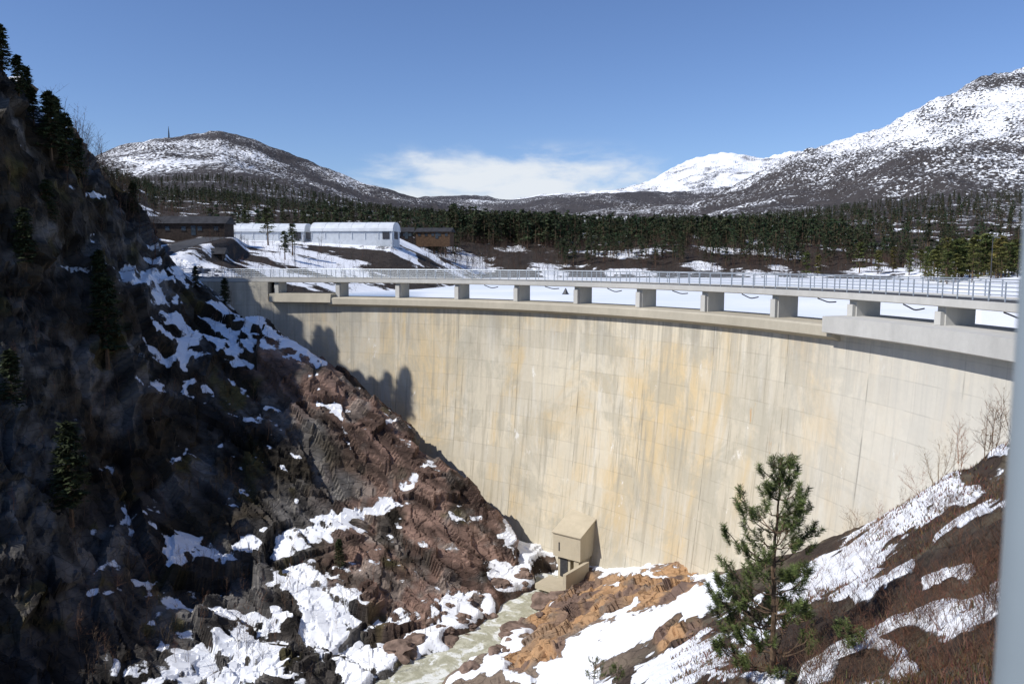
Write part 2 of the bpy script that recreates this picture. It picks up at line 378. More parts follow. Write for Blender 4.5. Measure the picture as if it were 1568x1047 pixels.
cf=mixc(cf,np.array([.10,.11,.14]),sstep(1800,6000,yf))  # aerial haze painted in: ground colour turns bluer with distance
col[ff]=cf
idx=np.arange(nr*nc).reshape(nr,nc)
q=np.stack([idx[:-1,:-1],idx[:-1,1:],idx[1:,1:],idx[1:,:-1]],-1).reshape(-1,4)
mi=np.repeat((Y[:-1]>=121).astype(int),nc-1)
mi=np.where(np.repeat(Y[:-1]>600,nc-1),2,mi)
def terrain_mat(name,s_snow,k,fine,bumpd,lo=.46,hi=.54,speck=None):
    m=N(name); o=m.obj(); s=m.attr('snow',True)
    a=m.noise(o,s_snow,7,.68); f=m.math('ADD',s,m.math('MULTIPLY',m.math('SUBTRACT',a,.5),k))
    if speck:
        a2=m.noise(o,speck,3,.6); f=m.math('ADD',f,m.math('MULTIPLY',m.math('SUBTRACT',a2,.5),2.2))
    fac=m.smooth(lo,hi,f)
    d=m.noise(o,fine,7,.72); d2=m.noise(o,fine*.22,3,.6)
    if speck:
        var=m.math('ADD',.2,m.math('ADD',m.math('MULTIPLY',d,.9),m.math('MULTIPLY',d2,.7))); hb=m.math('MULTIPLY',d,m.math('SUBTRACT',1.05,fac))
    else:
        st=m.noise(m.scale(o,(.6,.6,3.2),(0,.65,.3)),fine*.9,5,.7)
        var=m.math('ADD',.05,m.math('ADD',m.math('MULTIPLY',d,.7),m.math('ADD',m.math('MULTIPLY',d2,.6),m.math('MULTIPLY',st,.6))))
        cr_=m.smooth(.0,.05,m.voro(m.scale(o,(.7,.7,1.5),(.1,.6,.2)),fine*.45)); var=m.math('MULTIPLY',var,m.math('ADD',.7,m.math('MULTIPLY',cr_,.3)))
        hb=m.math('MULTIPLY',m.math('ADD',m.math('ADD',d,st),m.math('MULTIPLY',cr_,.35)),m.math('SUBTRACT',1.05,fac))
    base=m.mix(1.0,m.attr('Col'),m.grey(var),'MULTIPLY')
    sn=m.mix(m.noise(o,fine*.3,3),(.76,.78,.82,1),(.86,.87,.89,1))
    c=m.mix(fac,base,sn)
    m.bump(hb,.8,bumpd)
    return m.fin(c,m.math('SUBTRACT',.92,m.math('MULTIPLY',fac,.3)),.2)
M_near=terrain_mat('rock_and_snow_near',1.5,.75,2.0,.14)
M_mid=terrain_mat('ground_mid',.25,1.2,.9,.5)
M_far=terrain_mat('mountain_slopes',.03,.9,.12,7.0,.38,.62,.16)
ter=new_mesh('terrain',np.stack([X2,Y2,Zf],-1).reshape(-1,3),q,(M_near,M_mid,M_far),col=col.reshape(-1,3),fl={'snow':snow},matidx=mi,smooth=False)
def H(x,y):
    t=x/(y+6); i=np.clip(np.searchsorted(Y,y)-1,0,nr-2); j=np.clip(np.searchsorted(T,t)-1,0,nc-2)
    a=(y-Y[i])/(Y[i+1]-Y[i]); b=(t-T[j])/(T[j+1]-T[j])
    return (Zf[i,j]*(1-a)*(1-b)+Zf[i+1,j]*a*(1-b)+Zf[i,j+1]*(1-a)*b+Zf[i+1,j+1]*a*b)
def hit(u,v,d0=3,d1=125):
    D=np.arange(d0,d1,.15); 
    p0=P(u,v,1.0); x=p0[0]*D; y=D; z=p0[2]*D
    h=H(x,y); k=np.argmax(z<h)
    if not (z<h).any(): k=len(D)-1
    return np.array([x[k],y[k],h[k]])
def at(u,D):
    x=(u-CX)/F/.995*D; return np.array([x,D,float(H(np.array([x]),np.array([float(D)]))[0])])
# ---------------- river + lake
def ribbon(pl,w,z,name,mat,sub=1):
    pl=np.asarray(pl,float); V=[];f=[]
    tt=np.linspace(0,len(pl)-1,(len(pl)-1)*8+1); X=[np.interp(tt,np.arange(len(pl)),pl[:,i]) for i in range(pl.shape[1])]
    ker=np.ones(5)/5
    for k in range(len(X)):
        e=np.r_[[X[k][0]]*2,X[k],[X[k][-1]]*2]; X[k]=np.convolve(e,ker,'valid')
    zz=X[2] if len(X)>2 else np.full(len(tt),z)
    dx,dy=np.gradient(X[0]),np.gradient(X[1]); l=np.hypot(dx,dy)+1e-9
    for i in range(len(tt)):
        for s in (-1,-.5,0,.5,1): V.append((X[0][i]-dy[i]/l[i]*w*s,X[1][i]+dx[i]/l[i]*w*s,zz[i]))
    for i in range(len(tt)-1):
        for j in range(4): f.append((i*5+j,i*5+j+5,i*5+j+6,i*5+j+1))
    return new_mesh(name,V,f,(mat,),smooth=True)
m=N('river_water'); o=m.obj(); nn=m.noise(o,.9,6,.6,1.2); n2=m.noise(o,.55,5,.65,.8)
c=m.mix(m.smooth(.40,.65,nn),(.36,.35,.25,1),(.54,.53,.42,1)); c=m.mix(m.smooth(.50,.58,n2),c,(.74,.75,.71,1))
m.bump(m.noise(o,2.2,6,.65),.6,.2); M_riv=m.fin(c,.3,.5)
ribbon(river,4.2,RZ,'river',M_riv)
m=N('lake_ice'); o=m.obj(); nn=m.noise(o,.03,5,.6); c=m.mix(m.smooth(.35,.65,nn),(.70,.75,.81,1),(.84,.85,.87,1)); 
sx_=m.t.nodes.new('ShaderNodeSeparateXYZ'); m.t.links.new(o,sx_.inputs[0])
thaw=m.math('MULTIPLY',m.smooth(-12,-20,sx_.outputs[0]),m.smooth(165,120,sx_.outputs[1])); thaw=m.math('MULTIPLY',thaw,m.smooth(.38,.52,m.noise(o,.08,4)))
c=m.mix(thaw,c,(.13,.23,.38,1)); M_ice=m.fin(c,.6,.3)
V=[];f=[]; th_=np.linspace(2,101,80); rr=np.array([68.9,74,85,110,160,250,400,640])
for r in rr:
    for t in th_: x,y=arc(t,r); V.append((x,y,-6.0))
for i in range(len(rr)-1):
    for j in range(len(th_)-1): a0=i*80+j; f.append((a0,a0+1,a0+81,a0+80))
new_mesh('frozen_lake',V,f,(M_ice,))
# ---------------- concrete
def concrete(name,base,panel=True):
    m=N(name); o=m.obj(); s=m.t.nodes.new('ShaderNodeSeparateXYZ'); m.t.links.new(o,s.inputs[0])
    ang=m.math('MULTIPLY',m.math('ARCTAN2',s.outputs[0],s.outputs[1]),66.0); z=s.outputs[2]
    cv=m.t.nodes.new('ShaderNodeCombineXYZ'); m.t.links.new(ang,cv.inputs[0]); m.t.links.new(z,cv.inputs[1]); vec=cv.outputs[0]
    if not panel: vec=o
    c=base+(1,) 
    big=m.noise(vec,.05,4,.6); c=m.mix(m.smooth(.35,.65,big),tuple(x*.84 for x in base)+(1,),c)
    if panel:
        gx=m.math('DIVIDE',ang,2.15); gz=m.math('DIVIDE',z,1.95)
        cc=m.t.nodes.new('ShaderNodeCombineXYZ'); m.t.links.new(m.math('FLOOR',gx),cc.inputs[0]); m.t.links.new(m.math('FLOOR',gz),cc.inputs[1])
        wn=m.t.nodes.new('ShaderNodeTexWhiteNoise'); wn.noise_dimensions='2D'; m.t.links.new(cc.outputs[0],wn.inputs['Vector'])
        gx4=m.math('DIVIDE',ang,8.6); cc2=m.t.nodes.new('ShaderNodeCombineXYZ'); m.t.links.new(m.math('FLOOR',gx4),cc2.inputs[0]); m.t.links.new(m.math('FLOOR',gz),cc2.inputs[1])
        wn2=m.t.nodes.new('ShaderNodeTexWhiteNoise'); wn2.noise_dimensions='2D'; m.t.links.new(cc2.outputs[0],wn2.inputs['Vector'])
        st=m.noise(m.scale(vec,(.10,.045,1)),1.0,7,.68,.8)
        stp=m.math('ADD',st,m.math('MULTIPLY',m.math('SUBTRACT',wn2.outputs[0],.5),.07))
        c=m.mix(m.math('MULTIPLY',m.smooth(.46,.65,stp),.76),c,(.56,.42,.225,1))
        c=m.mix(m.math('MULTIPLY',m.smooth(.50,.68,m.noise(m.scale(vec,(.8,.08,1)),1,6,.68)),.45),c,(.62,.60,.54,1))
        g2_=m.math('ADD',m.noise(m.scale(vec,(.16,.12,9)),1,7,.72,.5),m.math('MULTIPLY',m.math('SUBTRACT',wn2.outputs[0],.5),.10))
        c=m.mix(m.math('MULTIPLY',m.smooth(.48,.62,g2_),.60),c,(.37,.345,.275,1))
        c=m.mix(m.math('MULTIPLY',m.smooth(.50,.66,m.noise(m.scale(vec,(1.6,.07,4)),1,7,.70,.3)),.66),c,(.34,.305,.235,1))
        c=m.mix(m.math('MULTIPLY',m.smooth(.62,.69,m.noise(m.scale(vec,(.5,.22,3)),1.0,6,.74)),.8),c,(.74,.72,.67,1))
        c=m.mix(m.math('MULTIPLY',m.smooth(.64,.72,m.noise(m.scale(vec,(.7,.14,2)),1.3,6,.74)),.7),c,(.46,.27,.11,1))
        c=m.mix(m.math('MULTIPLY',m.smooth(.58,.68,m.noise(m.scale(vec,(3.0,.09,7)),1.0,5,.7)),.60),c,(.25,.215,.16,1))
        drip=m.math('MULTIPLY',m.smooth(-12,-5.9,z),m.smooth(.42,.60,m.noise(m.scale(vec,(1.1,.02,5)),1.0,4,.7)))
        c=m.mix(m.math('MULTIPLY',drip,.6),c,(.31,.285,.235,1))
        low=m.math('MULTIPLY',m.smooth(-18,-31,z),m.smooth(.35,.6,m.noise(m.scale(vec,(.25,.10,5)),1.0,5,.7)))
        c=m.mix(m.math('MULTIPLY',low,.32),c,(.36,.325,.25,1))
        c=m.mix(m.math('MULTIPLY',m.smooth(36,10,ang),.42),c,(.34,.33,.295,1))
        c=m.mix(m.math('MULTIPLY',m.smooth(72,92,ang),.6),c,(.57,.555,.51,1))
        v=m.math('ADD',.93,m.math('ADD',m.math('MULTIPLY',wn.outputs[0],.05),m.math('MULTIPLY',wn2.outputs[0],.09)))
        def line(x,wd): 
            fr=m.math('ABSOLUTE',m.math('SUBTRACT',m.math('FRACT',x),.5)); return m.smooth(.5-wd,.5-wd*.3,fr)
        wob=m.noise(vec,.4,3)
        l=m.math('MULTIPLY',m.math('MAXIMUM',m.math('MULTIPLY',line(gx,.03),.07),m.math('MAXIMUM',m.math('MULTIPLY',line(gz,.03),.16),m.math('MULTIPLY',line(gx4,.010),.36))),m.smooth(.35,.60,wob))
        v=m.math('MULTIPLY',v,m.math('SUBTRACT',1,l))
    else:
        v=m.math('ADD',.78,m.math('MULTIPLY',m.noise(m.scale(vec,(1,1,.35)),.9,7,.68),.40))
    fine=m.noise(vec,2.2,5,.7); v=m.math('MULTIPLY',v,m.math('ADD',.92,m.math('MULTIPLY',fine,.16)))
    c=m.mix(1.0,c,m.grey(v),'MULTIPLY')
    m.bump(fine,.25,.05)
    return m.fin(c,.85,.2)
M_wall=concrete('dam_concrete',(.60,.54,.42))
M_con=concrete('bare_concrete',(.50,.49,.46),False)
M_cons=concrete('ledge_concrete',(.47,.425,.335),False)
M_asph=simple('asphalt',(.06,.06,.062),.9,.2,0,.2,2)
dam=empty('arch_dam',(AC[0],AC[1],0))
def sweep(name,prof,t0,t1_,mat,parent=dam,closed=True,step=.5,caps=True,smooth=False):
    th=np.linspace(t0,t1_,max(2,int(abs(t1_-t0)/step)+1)); V=[];k=len(prof)
    for t in th:
        for r,z in prof: V.append((r*math.sin(math.radians(t)),r*math.cos(math.radians(t)),z))
    f=[]
    for i in range(len(th)-1):
        for j in range(k if closed else k-1): a0=i*k+j; b0=i*k+(j+1)%k; f.append((a0,b0,b0+k,a0+k))
    if caps and closed: f.append(tuple(range(k))[::-1]); f.append(tuple((len(th)-1)*k+j for j in range(k)))
    return new_mesh(name,V,f,(mat,),parent=parent,smooth=smooth)
zs=np.linspace(-5.3,-37,40)
sweep('downstream_face',[(wall_r(z),z) for z in zs]+[(70.6,-37),(70.6,-5.3)],-6,112,M_wall)
sweep('spillway_lip',[(66.2,-4.72),(66.0,-4.85),(66.0,-5.55),(66.79,-5.9),(70.5,-5.29),(70.5,-4.72)],14.2,72.0,M_cons)
sweep('left_shoulder',[(66.0,-4.3),(65.8,-5.35),(66.79,-5.5),(70.5,-5.28),(70.5,-4.3)],7.3,14.6,M_cons)
sweep('right_shoulder',[(65.5,-4.05),(65.5,-5.2),(66.79,-5.5),(70.5,-5.28),(70.5,-4.05)],71.6,112,M_con)
sweep('left_abutment',[(66.9,-2.86),(66.9,-5.32),(70.55,-5.31),(70.55,-2.86)],-6,6.8,M_wall)
dk=empty('bridge',(AC[0],AC[1],0))
sweep('deck',[(67.15,-2.36),(67.15,-2.82),(67.6,-2.90),(71.2,-2.90),(71.65,-2.82),(71.65,-2.30),(71.35,-2.30),(71.35,-2.42),(67.45,-2.42),(67.45,-2.36)],-4,112,M_con,parent=dk)
sweep('roadway',[(67.5,-2.405),(71.3,-2.405)],-4,112,M_asph,parent=dk,closed=False)
pb=B()
for i in range(14):
    t=7.6+7.22*i-.004*i*i*1.5; a_=math.radians(t); R=np.array([[math.cos(a_),math.sin(a_),0],[-math.sin(a_),math.cos(a_),0],[0,0,1]])
    zt=-4.70 if 13<t<71.5 else -4.04
    if t<13: zt=-4.29
    rm=68.75
    cpos=(rm*math.sin(a_),rm*math.cos(a_),(zt-.02-2.89)/2)
    pb.box(cpos,(.75,2.1,abs(zt+2.89)+.02),0,R)
    pb.box((67.55*math.sin(a_),67.55*math.cos(a_),(zt-3.2)/2),(.55,.30,abs(zt+3.2)-.002),0,R)
pb.obj('piers',(M_con,),parent=dk)
M_steel=simple('galvanised_steel',(.42,.46,.50),.45,.5,.5,.12,4)
rb=B(); 
for r_ in (67.28,71.5):
    ths=np.arange(-4,112,.55)
    for hz in (-1.22,-1.48,-1.72,-1.96,-2.18):
        pts=[(r_*math.sin(math.radians(t)),r_*math.cos(math.radians(t)),hz) for t in ths]
        rb.tube(pts,.038 if hz==-1.22 else .02,5)
    for t in np.arange(-4,112,1.1):
        a_=math.radians(t); x,y=r_*math.sin(a_),r_*math.cos(a_)
        R=np.array([[math.cos(a_),math.sin(a_),0],[-math.sin(a_),math.cos(a_),0],[0,0,1]])
        rb.box((x,y,-1.77),(.06,.06,1.1),0,R)
rb.obj('guard_railing',(M_steel,),parent=dk)
gb=B()
for i in range(12):
    t=7.9+7.28*i+2.6; 
    pts=[]
    for k in range(7):
        tt=math.radians(t+k*.28); r_=67.9+.1*math.sin(k); pts.append((r_*math.sin(tt),r_*math.cos(tt),-2.95-.22*math.sin(k/6*math.pi)*(1 if i%2 else .6)-.03*k))
    gb.tube(pts,.05,5)
gb.obj('drain_pipe',(simple('dark_pipe',(.05,.05,.055)),),parent=dk)
ribbon(road,2.3,0,'road',M_asph)
# ---------------- valve house
M_vh=concrete('valve_house_concrete',(.50,.435,.32),False)
M_dark=simple('dark_metal',(.04,.04,.045),.5,.4)
t=46.8; a_=math.radians(t); ox,oy=arc(t,64.2)
vh=empty('valve_house',(ox,oy,0),-a_+math.radians(10))
b=B(); w2=1.65; dd=-2.7
V=[(-w2,dd,-30.4),(w2,dd,-30.4),(w2,1.3,-30.4),(-w2,1.3,-30.4),(-w2,dd,-28.0),(w2,dd,-28.0),(w2,1.3,-26.4),(-w2,1.3,-26.4)]
b.add(V,[(0,3,2,1),(4,5,6,7),(0,1,5,4),(1,2,6,5),(2,3,7,6),(3,0,4,7)],0)
sl_=math.atan2(1.6,4.0); Rr=np.array([[1,0,0],[0,math.cos(sl_),-math.sin(sl_)],[0,math.sin(sl_),math.cos(sl_)]])
b.box((0,-.75,-27.10),(3.5,4.5,.14),0,Rr)
b.box((-.55,-.8,-31.9),(1.5,3.0,3.0),0); b.box((1.05,-1.3,-31.9),(.6,2.4,3.0),0)
b.box((-.55,-2.33,-31.6),(.9,.08,1.9),1); b.box((-.9,-2.72,-29.3),(.12,.05,.9),1)
b.box((.3,-5.0,-32.4),(3.4,2.6,.5),0); b.box((2.3,-6.8,-32.55),(2.2,1.6,.35),0); b.box((2.0,-4.0,-31.5),(.35,4.3,2.0),0)
b.obj('shell',(M_vh,M_dark),parent=vh)
# ---------------- foliage materials
def leafmat(name,c,rough=.75):
    m=N(name); o=m.obj(); nn=m.noise(o,1.5,4); at_=m.attr('Col')
    cc=m.mix(1.0,at_,m.mix(nn,tuple(x*.6 for x in c)+(1,),tuple(x*1.45 for x in c)+(1,)),'MULTIPLY')
    m.set(m.b.inputs['Base Color'],cc); m.b.inputs['Roughness'].default_value=rough; m.b.inputs['Specular IOR Level'].default_value=.2
    return m.mat
M_con_f=leafmat('conifer_foliage',(.050,.062,.026)); M_bark=simple('pine_bark',(.11,.075,.05),.9,.1,0,.4,6)
M_twig=leafmat('bare_twigs',(.12,.085,.065)); M_need=leafmat('pine_needles',(.085,.11,.038),.55)
def conifer(h,r,seed,nb,clump,cs,base=.12,droop=-.25,shape=.8):
    g=np.random.default_rng(seed); V=[];Fc=[];Cl=[];Mi=[]
    k=5
    hs=np.linspace(0,h,7)
    for i,z in enumerate(hs):
        rr_=.022*h*(1-z/h)+.01*h*.15
        for j in range(k): V.append((rr_*math.cos(j*6.283/k),rr_*math.sin(j*6.283/k),z)); Cl.append(1)
    for i in range(6):
        for j in range(k):
            a0=i*k+j;b0=i*k+(j+1)%k; Fc+= [(a0,b0,b0+k),(a0,b0+k,a0+k)]; Mi+=[1,1]
    for i in range(nb):
        q_=g.random()**.85; z=h*(base+(1-base)*q_); L=r*((1-q_)**shape)*(.55+.6*g.random())+.02*h
        az=g.random()*6.283; dz=droop*L*(1-q_*1.8)
        ca,sa=math.cos(az),math.sin(az)
        n0=len(V); wv=.006*h
        V+=[(0,0,z+wv),(0,0,z-wv),(ca*L*.95,sa*L*.95,z+dz)]; Cl+=[.5]*3; Fc.append((n0,n0+1,n0+2)); Mi.append(1)
        for c_ in range(clump):
            s=.2+.85*(c_+g.random())/clump; px,py,pz=ca*L*s,sa*L*s,z+dz*s*s
            sz=cs*(1.25-.6*s)*(.6+.8*g.random()); wsp=L*.22*(1.1-s)
            px+=g.normal()*wsp;py+=g.normal()*wsp
            n0=len(V); d=g.normal(size=(3,3))*sz*np.array([1,1,.45]); d[0]+=np.array([ca,sa,-.3])*sz*1.2
            for q2 in d: V.append((px+q2[0],py+q2[1],pz+q2[2]))
            cv_=.6+.8*g.random()*(.4+.6*s); Cl+=[cv_]*3; Fc.append((n0,n0+1,n0+2)); Mi.append(0)
    return np.array(V),np.array(Fc),np.array(Cl),np.array(Mi)
def bare(h,seed,nbr=14,wd=.02,lv=2,spread=.35,stems=1):
    g=np.random.default_rng(seed); V=[];Fc=[];Cl=[]
    def rib(p,q,w0,w1):
        p=np.array(p);q=np.array(q); d=q-p; s=np.cross(d,g.normal(size=3)); s/=np.linalg.norm(s)+1e-9
        n0=len(V); V.extend([p-s*w0,p+s*w0,q+s*w1,q-s*w1]); Cl.extend([.7+.6*g.random()]*4); Fc.extend([(n0,n0+1,n0+2),(n0,n0+2,n0+3)])
    def grow(p,d,L,w,l):
        p=np.array(p,float); d=np.array(d,float); seg=4
        pts=[p]
        for i in range(seg):
            d=d+g.normal(size=3)*.12; d[2]+=.06; d/=np.linalg.norm(d); p=p+d*L/seg; pts.append(p)
        for i in range(seg): rib(pts[i],pts[i+1],w*(1-i/seg*.7),w*(1-(i+1)/seg*.75))
        if l>0:
            for k in range(nbr if l==lv else max(3,nbr//3)):
                s=.2+.8*g.random(); i=min(int(s*seg),seg-1); q=pts[i]+(pts[i+1]-pts[i])*(s*seg-i)
                dd_=d+g.normal(size=3)*.75; dd_[2]=abs(dd_[2])*.6+.35; dd_/=np.linalg.norm(dd_)
                grow(q,dd_,L*(.25+.25*g.random())*(1.2-s*.6),w*.5,l-1)
    for s in range(stems):
        grow((g.normal()*.05*h*(stems>1),g.normal()*.05*h*(stems>1),-.05*h),(g.normal()*spread*(stems>1),g.normal()*spread*(stems>1),1),h*(.8+.2*g.random()),wd,lv)
    return np.array(V),np.array(Fc),np.array(Cl),np.zeros(len(Fc),int)
def merge(name,protos,places,mats,tint=None):
    Vs=[];Fs=[];Cs=[];Ms=[];nn_=0; g=np.random.default_rng(5)
    for (x,y,z,s,rot,k) in places:
        V,Fc,Cl,Mi=protos[k]; c_,s_=math.cos(rot),math.sin(rot)
        W=np.empty_like(V); W[:,0]=(V[:,0]*c_-V[:,1]*s_)*s+x; W[:,1]=(V[:,0]*s_+V[:,1]*c_)*s+y; W[:,2]=V[:,2]*s+z
        Vs.append(W);Fs.append(Fc+nn_);nn_+=len(V); tv=.7+.6*g.random(); tr=1+.15*g.normal()
        cc=Cl[:,None]*np.array([tv*tr,tv,tv*.95])[None]; 
        if tint is not None: cc=cc*np.array(tint)
        Cs.append(cc);Ms.append(Mi)
    return new_mesh(name,np.concatenate(Vs),np.concatenate(Fs),mats,col=np.clip(np.concatenate(Cs),0,4),matidx=np.concatenate(Ms))
def zat(x,y): return H(np.asarray(x,float),np.asarray(y,float))
farp=[conifer(1,.20,s,34,5,.038,.02,-.3) for s in range(4)]+[conifer(1,.19,s+9,28,5,.05,.18,-.0,.5) for s in range(3)]
g=np.random.default_rng(3)
def scatter(N_,u0,u1,D0,D1,h0,h1,ks,thr=None,sink=.03,avoid=None):
    u=g.uniform(u0,u1,N_); D=g.uniform(D0,D1,N_); x=(u-CX)/F*D; z=zat(x,D); out=[]
    for i in range(N_):
        if z[i]<-5.8: continue
        if avoid and any(a[0]<u[i]<a[1] and a[2]<D[i]<a[3] for a in avoid): continue
        h=g.uniform(h0,h1); out.append((x[i],D[i],z[i]-sink*h,h,g.uniform(0,6.28),int(g.choice(ks))))
    return out
av=[(330,650,190,255)]
pl=scatter(850,670,1300,335,460,7,13,[0,1,2,3,4,5])+scatter(260,690,870,345,380,11,15,[0,1,2,3])+scatter(700,640,1750,380,620,8,13,[0,1,2,3,4])+scatter(480,850,1600,295,345,4,9,[0,2,4,5])+scatter(450,150,700,420,800,7,12,[0,1,2,3])+scatter(60,480,700,262,330,6,10,[0,1,4])+scatter(1300,900,1900,600,1250,8,13,[0,1,2])+scatter(1000,120,700,600,1300,7,12,[0,1,2])+scatter(130,330,720,260,420,5,9,[0,1,4])
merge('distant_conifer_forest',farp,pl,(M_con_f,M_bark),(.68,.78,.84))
pl=scatter(210,1200,1800,190,270,7,11.5,[4,5,6,1])+scatter(70,1290,1800,175,215,6,10.5,[4,5,6])
farp2=[conifer(1,.20,s,60,7,.032,.04,-.3) for s in range(4)]+[conifer(1,.19,s+9,60,8,.04,.15,-.0,.5) for s in range(3)]
merge('lakeside_pine_grove',farp2,pl,(M_con_f,M_bark),(1.5,1.35,.95))
barep=[bare(1,s,12,.007,2) for s in range(5)]
pl=scatter(3000,620,1450,266,350,3.0,7.0,range(5))+scatter(420,320,720,130,185,1.2,3.2,range(5))+scatter(500,330,760,180,300,3,6,range(5),avoid=av)+scatter(700,120,700,300,600,5,8,range(5))+scatter(1400,1000,1750,400,1000,6,10,range(5))+scatter(160,1300,1750,180,260,2,5,range(5))
merge('distant_bare_birch_wood',barep,pl,(M_twig,),(.50,.46,.46))
pl=scatter(160,130,245,92,125,3,6,range(5))+scatter(60,-150,140,85,120,3,6,range(5))
merge('ridge_bare_birches',barep,pl,(M_twig,),(.6,.55,.5))
shp=[conifer(1,.20,s+40,70,8,.034,.3,.05,.45) for s in range(3)]
def place_tree(name,proto,x,y,z,s,rot,tint,mats=(M_con_f,M_bark)):
    V,Fc,Cl,Mi=proto
    o=new_mesh(name,V,Fc,mats,col=np.clip(Cl[:,None]*np.array(tint)[None],0,4),matidx=Mi); o.location=(x,y,z); o.scale=(s,s,s); o.rotation_euler=(0,0,rot); return o
for u,D,h in [(415,188,9.0),(452,170,7),(440,160,6),(380,245,8),(505,250,7),(667,270,9),(610,250,8),(330,240,8),(470,245,8)]:
    p=at(u,D); place_tree('pine_tree',shp[g.integers(3)],p[0],p[1],p[2]-.3,h,g.uniform(0,6),(1,1,.9))
rp=[conifer(1,.17,s+60,190,12,.025,.18,-.05,.45) for s in range(4)]
for u,D,h in [(-25,78,7.0),(8,79,6.2),(30,81,5.2),(52,82,4.6),(72,84,3.8),(95,84,7.0),(118,86,6.8),(135,89,5.2),(20,86,4.6),(64,88,4.4),(105,88,5.2)]:
    p=at(u,D); place_tree('pine_tree',rp[g.integers(4)],p[0],p[1],p[2]-.4,h,g.uniform(0,6),(.7,.8,.8))
for u,v,h in [(165,560,9.5),(110,800,9),(155,470,6),(520,870,3.2),(205,330,4.5),(40,420,6),(20,640,6),(300,440,3.0),(345,470,4),(75,350,5)]:
    p=hit(u,v,40); place_tree('spruce_tree',rp[g.integers(4)],p[0],p[1],p[2]-.4,h,g.uniform(0,6),(.6,.64,.6))
# ---------------- saplings & shrubs
sp_=[bare(1,s+20,12,.006,2,.3) for s in range(5)]
pl=[]
for i in range(190):
    u=g.uniform(120,680); v=g.uniform(860,1060); p=hit(u,v,30,100)
    if p[2]<-32.3: continue
    pl.append((p[0],p[1],p[2],g.uniform(1.5,4),g.uniform(0,6.28),int(g.integers(5))))
for i in range(200):
    u=g.uniform(0,420); v=g.uniform(250,800); p=hit(u,v,40,110); pl.append((p[0],p[1],p[2],g.uniform(1.5,3.5),g.uniform(0,6.28),int(g.integers(5))))
merge('cliff_saplings',sp_,pl,(M_twig,),(1.0,.9,.8))
nb_=[bare(1,s+30,11,.006,3,.5,4) for s in range(4)]
pl=[]
for u,v,h in [(1440,738,2.2),(1465,725,2.6),(1490,712,2.6),(1515,702,2.9),(1535,690,2.8),(1555,690,2.6),(1410,760,1.6),(1430,745,1.8),(1310,835,1.6),(1330,825,1.7),(1345,815,1.4),(1295,860,1.3),(1500,705,2.0),(1230,890,1.3),(1560,700,2.4),(1475,720,2.3),(1525,697,2.4),(1380,780,1.2),(1260,880,1.0),(1320,830,1.5),(1450,800,1.2),(1240,900,1.2)]:
    p=hit(u,v,10,60); pl.append((p[0],p[1],p[2],h,g.uniform(0,6),int(g.integers(4))))
merge('birch_thicket',nb_,pl,(M_twig,),(1.6,1.25,1.0))
pl=[]
for i in range(1300):
    u=g.uniform(1060,1600); v=g.uniform(740,1060); p=hit(u,v,6,60)
    if v<1047-(u-1060)*.62-60: continue
    pl.append((p[0],p[1],p[2],g.uniform(.25,.85)*(1 if p[1]>12 else .7),g.uniform(0,6),int(g.integers(4))))
tw=[bare(1,s+50,6,.008,2,.6,4) for s in range(4)]
merge('heather_bushes',tw,pl,(M_twig,),(.85,.66,.58))
u=g.uniform(1040,1640,26000); D=6+g.random(26000)**1.3*34; x=(u-CX)/F*D; z=zat(x,D)
keep=(fbm(x,D,z,1.8,3,90)>.50)
x,D,z=x[keep],D[keep],z[keep]; n_=len(x)
hh=g.uniform(.05,.2,n_); an=g.uniform(0,6.28,n_); wd=.006+.0006*D
p0=np.stack([x-wd*np.cos(an),D-wd*np.sin(an),z-.02],-1); p1=np.stack([x+wd*np.cos(an),D+wd*np.sin(an),z-.02],-1); p2=np.stack([x+g.normal(0,.06,n_),D+g.normal(0,.06,n_),z+hh],-1)
VV=np.stack([p0,p1,p2],1).reshape(-1,3); cc=np.repeat(np.stack([g.uniform(.6,1.4,n_),g.uniform(.5,1.2,n_),g.uniform(.4,.9,n_)],-1),3,0)
new_mesh('dry_grass',VV,np.arange(len(VV)).reshape(-1,3),(M_twig,),col=cc)
